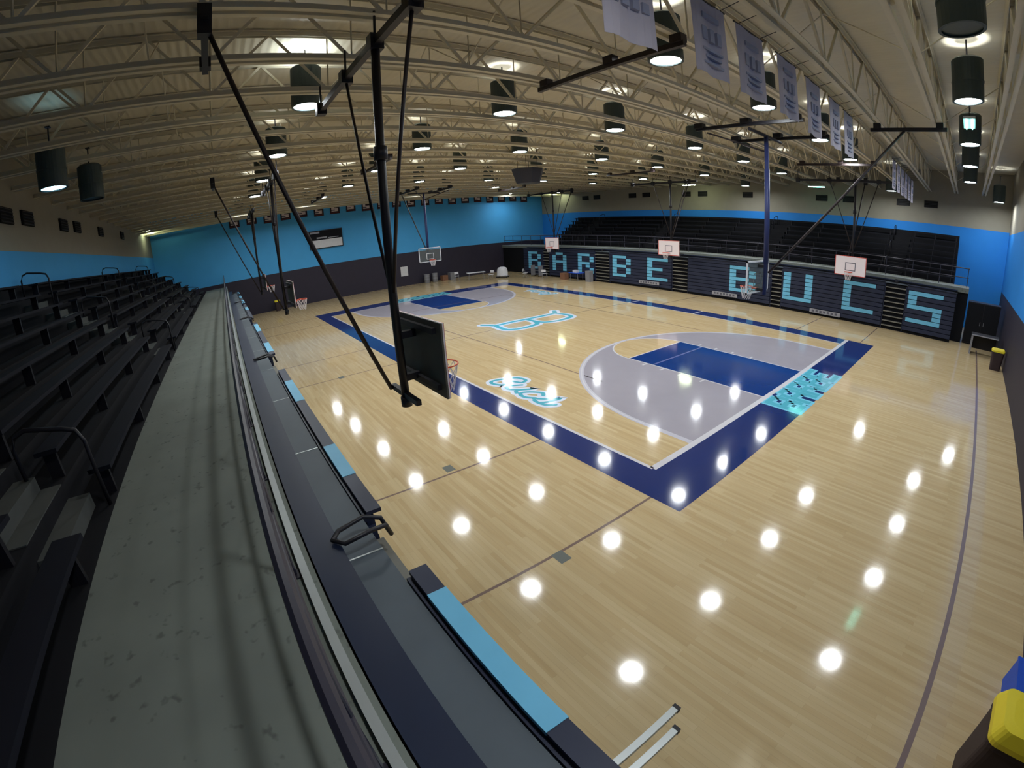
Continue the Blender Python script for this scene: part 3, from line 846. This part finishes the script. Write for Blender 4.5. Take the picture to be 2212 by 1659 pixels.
# ------------------------------------------------------------------ signs at the foot of the lettered bleachers
for i, (x, z) in enumerate(((-3.05, .46), (3.65, .38), (10.9, .28))):
    rt = thing('foot_sign', 'small grey sign at the foot of the bleachers, %s' % ['under the E', 'under the B before U', 'under the gap between U and C'][i], 'sign', (x, 13.75, z), 0, 'foot signs of the lettered bleachers')
    mb = MB(); mb.box(-1.0, 1.0, -.01, .02, -.12, .12, SIGNG); mb.build('board', rt)
    for q in range(7):
        mb = MB(); mb.box(-.85 + .25*q, -.7 + .25*q, -.014, -.0101, -.06, .07, MARK); mb.build('letter_mark', rt)
    for q in (-.9, .9):
        mb = MB(); mb.bar((q, .03, .1), (q, .03, -z), .012, BLACKM, 6); mb.build('stand', rt)

# ------------------------------------------------------------------ bins
def bin_(x, y, h, wx, wy_, rz, label, lid_h=.16):
    rt = thing('waste_bin', label, 'bin', (x, y, 0), rz)
    mb = MB(); n = 6
    def rr(w_, d_, z, k=.1):
        pts = []
        for (cx, cy, a0) in ((w_/2-k, d_/2-k, 0), (-w_/2+k, d_/2-k, PI/2), (-w_/2+k, -d_/2+k, PI), (w_/2-k, -d_/2+k, 3*PI/2)):
            for j in range(5): pts.append((cx + k*math.cos(a0 + PI/2*j/4), cy + k*math.sin(a0 + PI/2*j/4), z))
        return pts
    def loft(rings, m):
        for A, B in zip(rings, rings[1:]):
            for j in range(len(A)):
                mb.face([A[j], A[(j+1) % len(A)], B[(j+1) % len(A)], B[j]], m)
    R = [rr(wx*.8, wy_*.8, 0), rr(wx*.96, wy_*.96, h*.9), rr(wx, wy_, h*.9), rr(wx, wy_, h)]
    loft(R, BINB); mb.face(R[0][::-1], BINB); mb.build('body', rt)
    mb = MB(); R = [rr(wx*1.04, wy_*1.04, h-.02), rr(wx*1.04, wy_*1.04, h + .05), rr(wx*.9, wy_*.9, h + lid_h), rr(wx*.6, wy_*.6, h + lid_h*1.05)]
    loft(R, YELLOW); mb.face(R[-1], YELLOW); mb.face(R[0][::-1], YELLOW)
    mb.build('lid', rt)
    return rt
bin_(20.85, -10.4, .95, .62, .66, 0, 'big dark waste bin with yellow lid close by the right wall', .2)
bin_(20.88, 9.85, .85, .6, .5, 0, 'dark waste bin with yellow-green lid by the right wall near the lettered bleachers', .1)
bin_(-23.3, -10.4, .85, .6, .5, 0, 'dark waste bin with yellow lid in front of the far dark wall', .1)
rt = thing('storage_crate', 'blue plastic crate on the floor against the right wall', 'crate', (21.13, -9.0, 0))
mb = MB()
for (a, b, c, d) in ((-.12, .12, -.3, -.28), (-.12, .12, .28, .3), (-.12, -.1, -.28, .28), (.1, .12, -.28, .28)): mb.box(a, b, c, d, 0, .42, BLUEP2)
mb.box(-.1, .1, -.28, .28, 0, .02, BLUEP2); mb.build('body', rt)
mb = MB(); mb.box(-.13, .13, -.32, .32, .42, .45, BLUEP2); mb.build('lid', rt)
mb = MB()
for k in range(9):
    pass
mb.lathe([(.001, 0), (.06, .008), (.1, .04), (.12, .12), (.1, .2), (.06, .232), (.001, .24)], ORANGE, 16)
o = tag(mb.build('ball', smooth=True), 'orange ball on the floor beside the blue crate', 'ball'); o.location = (21.12, -9.5, 0)

# ------------------------------------------------------------------ folding chairs, tables and boxes in the far corner
def chair_proto(seat_m):
    rt = bpy.data.objects.new('folding_chair', None); COL.objects.link(rt)
    mb = MB(); mb.box(-.22, .22, -.2, .2, .44, .47, seat_m); mb.build('seat', rt)
    mb = MB(); mb.box(-.22, .22, .2, .225, .62, .86, seat_m); mb.build('backrest', rt)
    for s in (-.21, .21):
        mb = MB(); mb.path([(s, -.24, 0), (s, .02, .45), (s, .22, .86)], .013, GREYP2, 6); mb.build('leg', rt)
        mb = MB(); mb.path([(s*.9, .26, 0), (s*.9, -.05, .44)], .013, GREYP2, 6); mb.build('leg', rt)
    return rt
cp = chair_proto(WHITEP)
cps = [(-18.8, 9.5, .4, 'white folding chair beside the covered cart in the far corner'), (-16.6, 12.0, 2.2, 'white folding chair in the far corner, nearer the letter B'),
       (-14.4, 12.6, 3.6, 'white folding chair standing in front of the letter A'), (-21.6, 7.2, 1.2, 'white folding chair beside the brown boxes under the far goal')]
for i, (x, y, rz, lab) in enumerate(cps):
    o = cp if i == 0 else dup(cp, (x, y, 0), rz)
    o.location = (x, y, 0); o.rotation_euler = (0, 0, rz)
    tag(o, lab, 'chair', 'folding chairs in the far corner')
def table(x, y, rz, ln, m, label, name='folding_table'):
    rt = thing(name, label, 'table', (x, y, 0), rz)
    mb = MB(); mb.box(-ln/2, ln/2, -.38, .38, .71, .75, m); mb.build('tabletop', rt)
    for a in (-1, 1):
        for b in (-1, 1):
            mb = MB(); mb.bar((a*(ln/2-.15), b*.3, 0), (a*(ln/2-.2), b*.3, .71), .016, GREYP2, 6); mb.build('leg', rt)
    return rt
table(-20.0, 8.5, 1.2, 1.8, WHITEP, 'white folding table in front of the dark far wall')
table(-10.6, 13.1, 0, 1.3, BLUEP2, 'blue topped table in front of the letter R')
def simple_box(name, x, y, z, sx, sy, sz, m, label, cat, lidm=None):
    rt = thing(name, label, cat, (x, y, z))
    mb = MB(); mb.box(-sx/2, sx/2, -sy/2, sy/2, 0, sz, m); mb.build('body', rt)
    mb = MB(); mb.box(-sx/2-.015, sx/2+.015, -sy/2-.015, sy/2+.015, sz, sz+.04, lidm or m); mb.build('lid', rt)
simple_box('storage_box', -23.2, 6.6, 0, .6, .6, .5, CARD, 'brown box on the floor against the far dark wall', 'box')
simple_box('storage_box', -23.2, 7.5, 0, .6, .6, .7, GREYP2, 'grey box on the floor beside the brown box under the far goal', 'box')
simple_box('storage_box', -12.3, 13.2, 0, .6, .5, .55, CARD, 'brown box in front of the lower part of letter R', 'box')
simple_box('storage_box', -9.3, 13.4, 0, .5, .45, .9, GREYP2, 'tall grey box beside the blue topped table', 'box')
simple_box('storage_box', -10.6, 13.05, .75, .45, .35, .18, WHITEP, 'white box on the blue topped table', 'box')
def drum(x, y, m, label):
    rt = thing('barrel', label, 'barrel', (x, y, 0))
    mb = MB(); mb.lathe([(.001, 0), (.26, 0), (.28, .05), (.27, .3), (.285, .32), (.27, .34), (.27, .6), (.285, .62), (.27, .64), (.28, .86)], m, 20); mb.build('body', rt, smooth=True)
    mb = MB(); mb.lathe([(.3, .84), (.3, .9), (.001, .93)], m, 20); mb.build('lid', rt)
drum(-23.3, 4.7, GREYP2, 'grey barrel under the far goal, nearer the paper notice')
drum(-23.3, 5.6, GREYP2, 'grey barrel under the far goal, nearer the boxes')
# cart with a white cover
rt = thing('equipment_cart', 'cart heaped with a white cover in the far corner', 'cart', (-18.9, 10.9, 0), .6)
mb = MB(); mb.box(-.6, .6, -.35, .35, .14, .2, GREYP2)
mb.build('base', rt)
mb = MB(); rings = []
for z, k in ((.2, 1.0), (.5, .98), (.8, .9), (.98, .7), (1.05, .3)):
    rings.append([(.58*k*math.cos(2*PI*j/18)*(1+.05*math.sin(3*j)), .36*k*math.sin(2*PI*j/18)*(1+.06*math.cos(2*j)), z + .03*math.sin(j*1.7)) for j in range(18)])
for A, B in zip(rings, rings[1:]):
    for j in range(18): mb.face([A[j], A[(j+1) % 18], B[(j+1) % 18], B[j]], WHITEP)
mb.face(rings[-1], WHITEP); mb.build('cover', rt)
for a in (-.5, .5):
    for b in (-.28, .28):
        mb = MB(); mb.path([(a, b-.02, .07), (a, b+.02, .07)], .07, BLACKM, 12); mb.build('wheel', rt)
# ball rack in front of the first letter
rt = thing('ball_rack', 'grey wheeled rack of two shelves in front of the first letter B', 'rack', (-16.3, 13.2, 0))
for s in (-.6, .6):
    mb = MB(); mb.box(s-.02, s+.02, -.25, .25, .1, 1.1, GREYP2); mb.build('side_frame', rt)
for z in (.25, .6, .95):
    mb = MB()
    for y in (-.16, .16): mb.bar((-.6, y, z), (.6, y, z), .014, GREYP2, 6)
    mb.build('shelf', rt)
for a in (-.55, .55):
    for b in (-.22, .22):
        mb = MB(); mb.path([(a-.015, b, .05), (a+.015, b, .05)], .05, BLACKM, 10); mb.build('wheel', rt)
# dark desk and stacked gear past the end of the lettered bleachers
rt = thing('work_desk', 'dark desk with pale top edge past the S end of the lettered bleachers', 'desk', (20.3, 12.6, 0), 0)
mb = MB(); mb.box(-.7, .7, -.4, .4, .95, 1.0, BLACKM); mb.box(-.7, .7, -.42, -.4, .95, 1.0, SIGNG); mb.build('desktop', rt)
mb = MB(); mb.box(-.68, -.6, -.38, .38, 0, .95, GREYP2); mb.build('side_panel', rt)
mb = MB(); mb.box(.6, .68, -.38, .38, 0, .95, BLACKM); mb.build('side_panel', rt)
mb = MB(); mb.box(-.6, .6, .34, .38, .2, .95, BLACKM); mb.build('back_panel', rt)
rt = thing('storage_cabinet', 'tall black cabinet past the S end of the lettered bleachers', 'cabinet', (20.1, 15.3, 0), 0)
mb = MB(); mb.box(-.9, .9, -.45, .45, .05, 2.3, BLACKM); mb.build('body', rt)
for s in (-1, 1):
    d = MB(); d.box(min(.02*s, .88*s), max(.02*s, .88*s), -.47, -.45, .1, 2.25, DARK); dd = d.build('door', rt)
    h = MB(); h.box(.1*s-.015, .1*s+.015, -.5, -.47, 1.1, 1.3, GREYP2); h.build('handle', dd)
mb = MB(); mb.box(-.9, .9, -.4, .4, 0, .05, DARK); mb.build('plinth', rt)
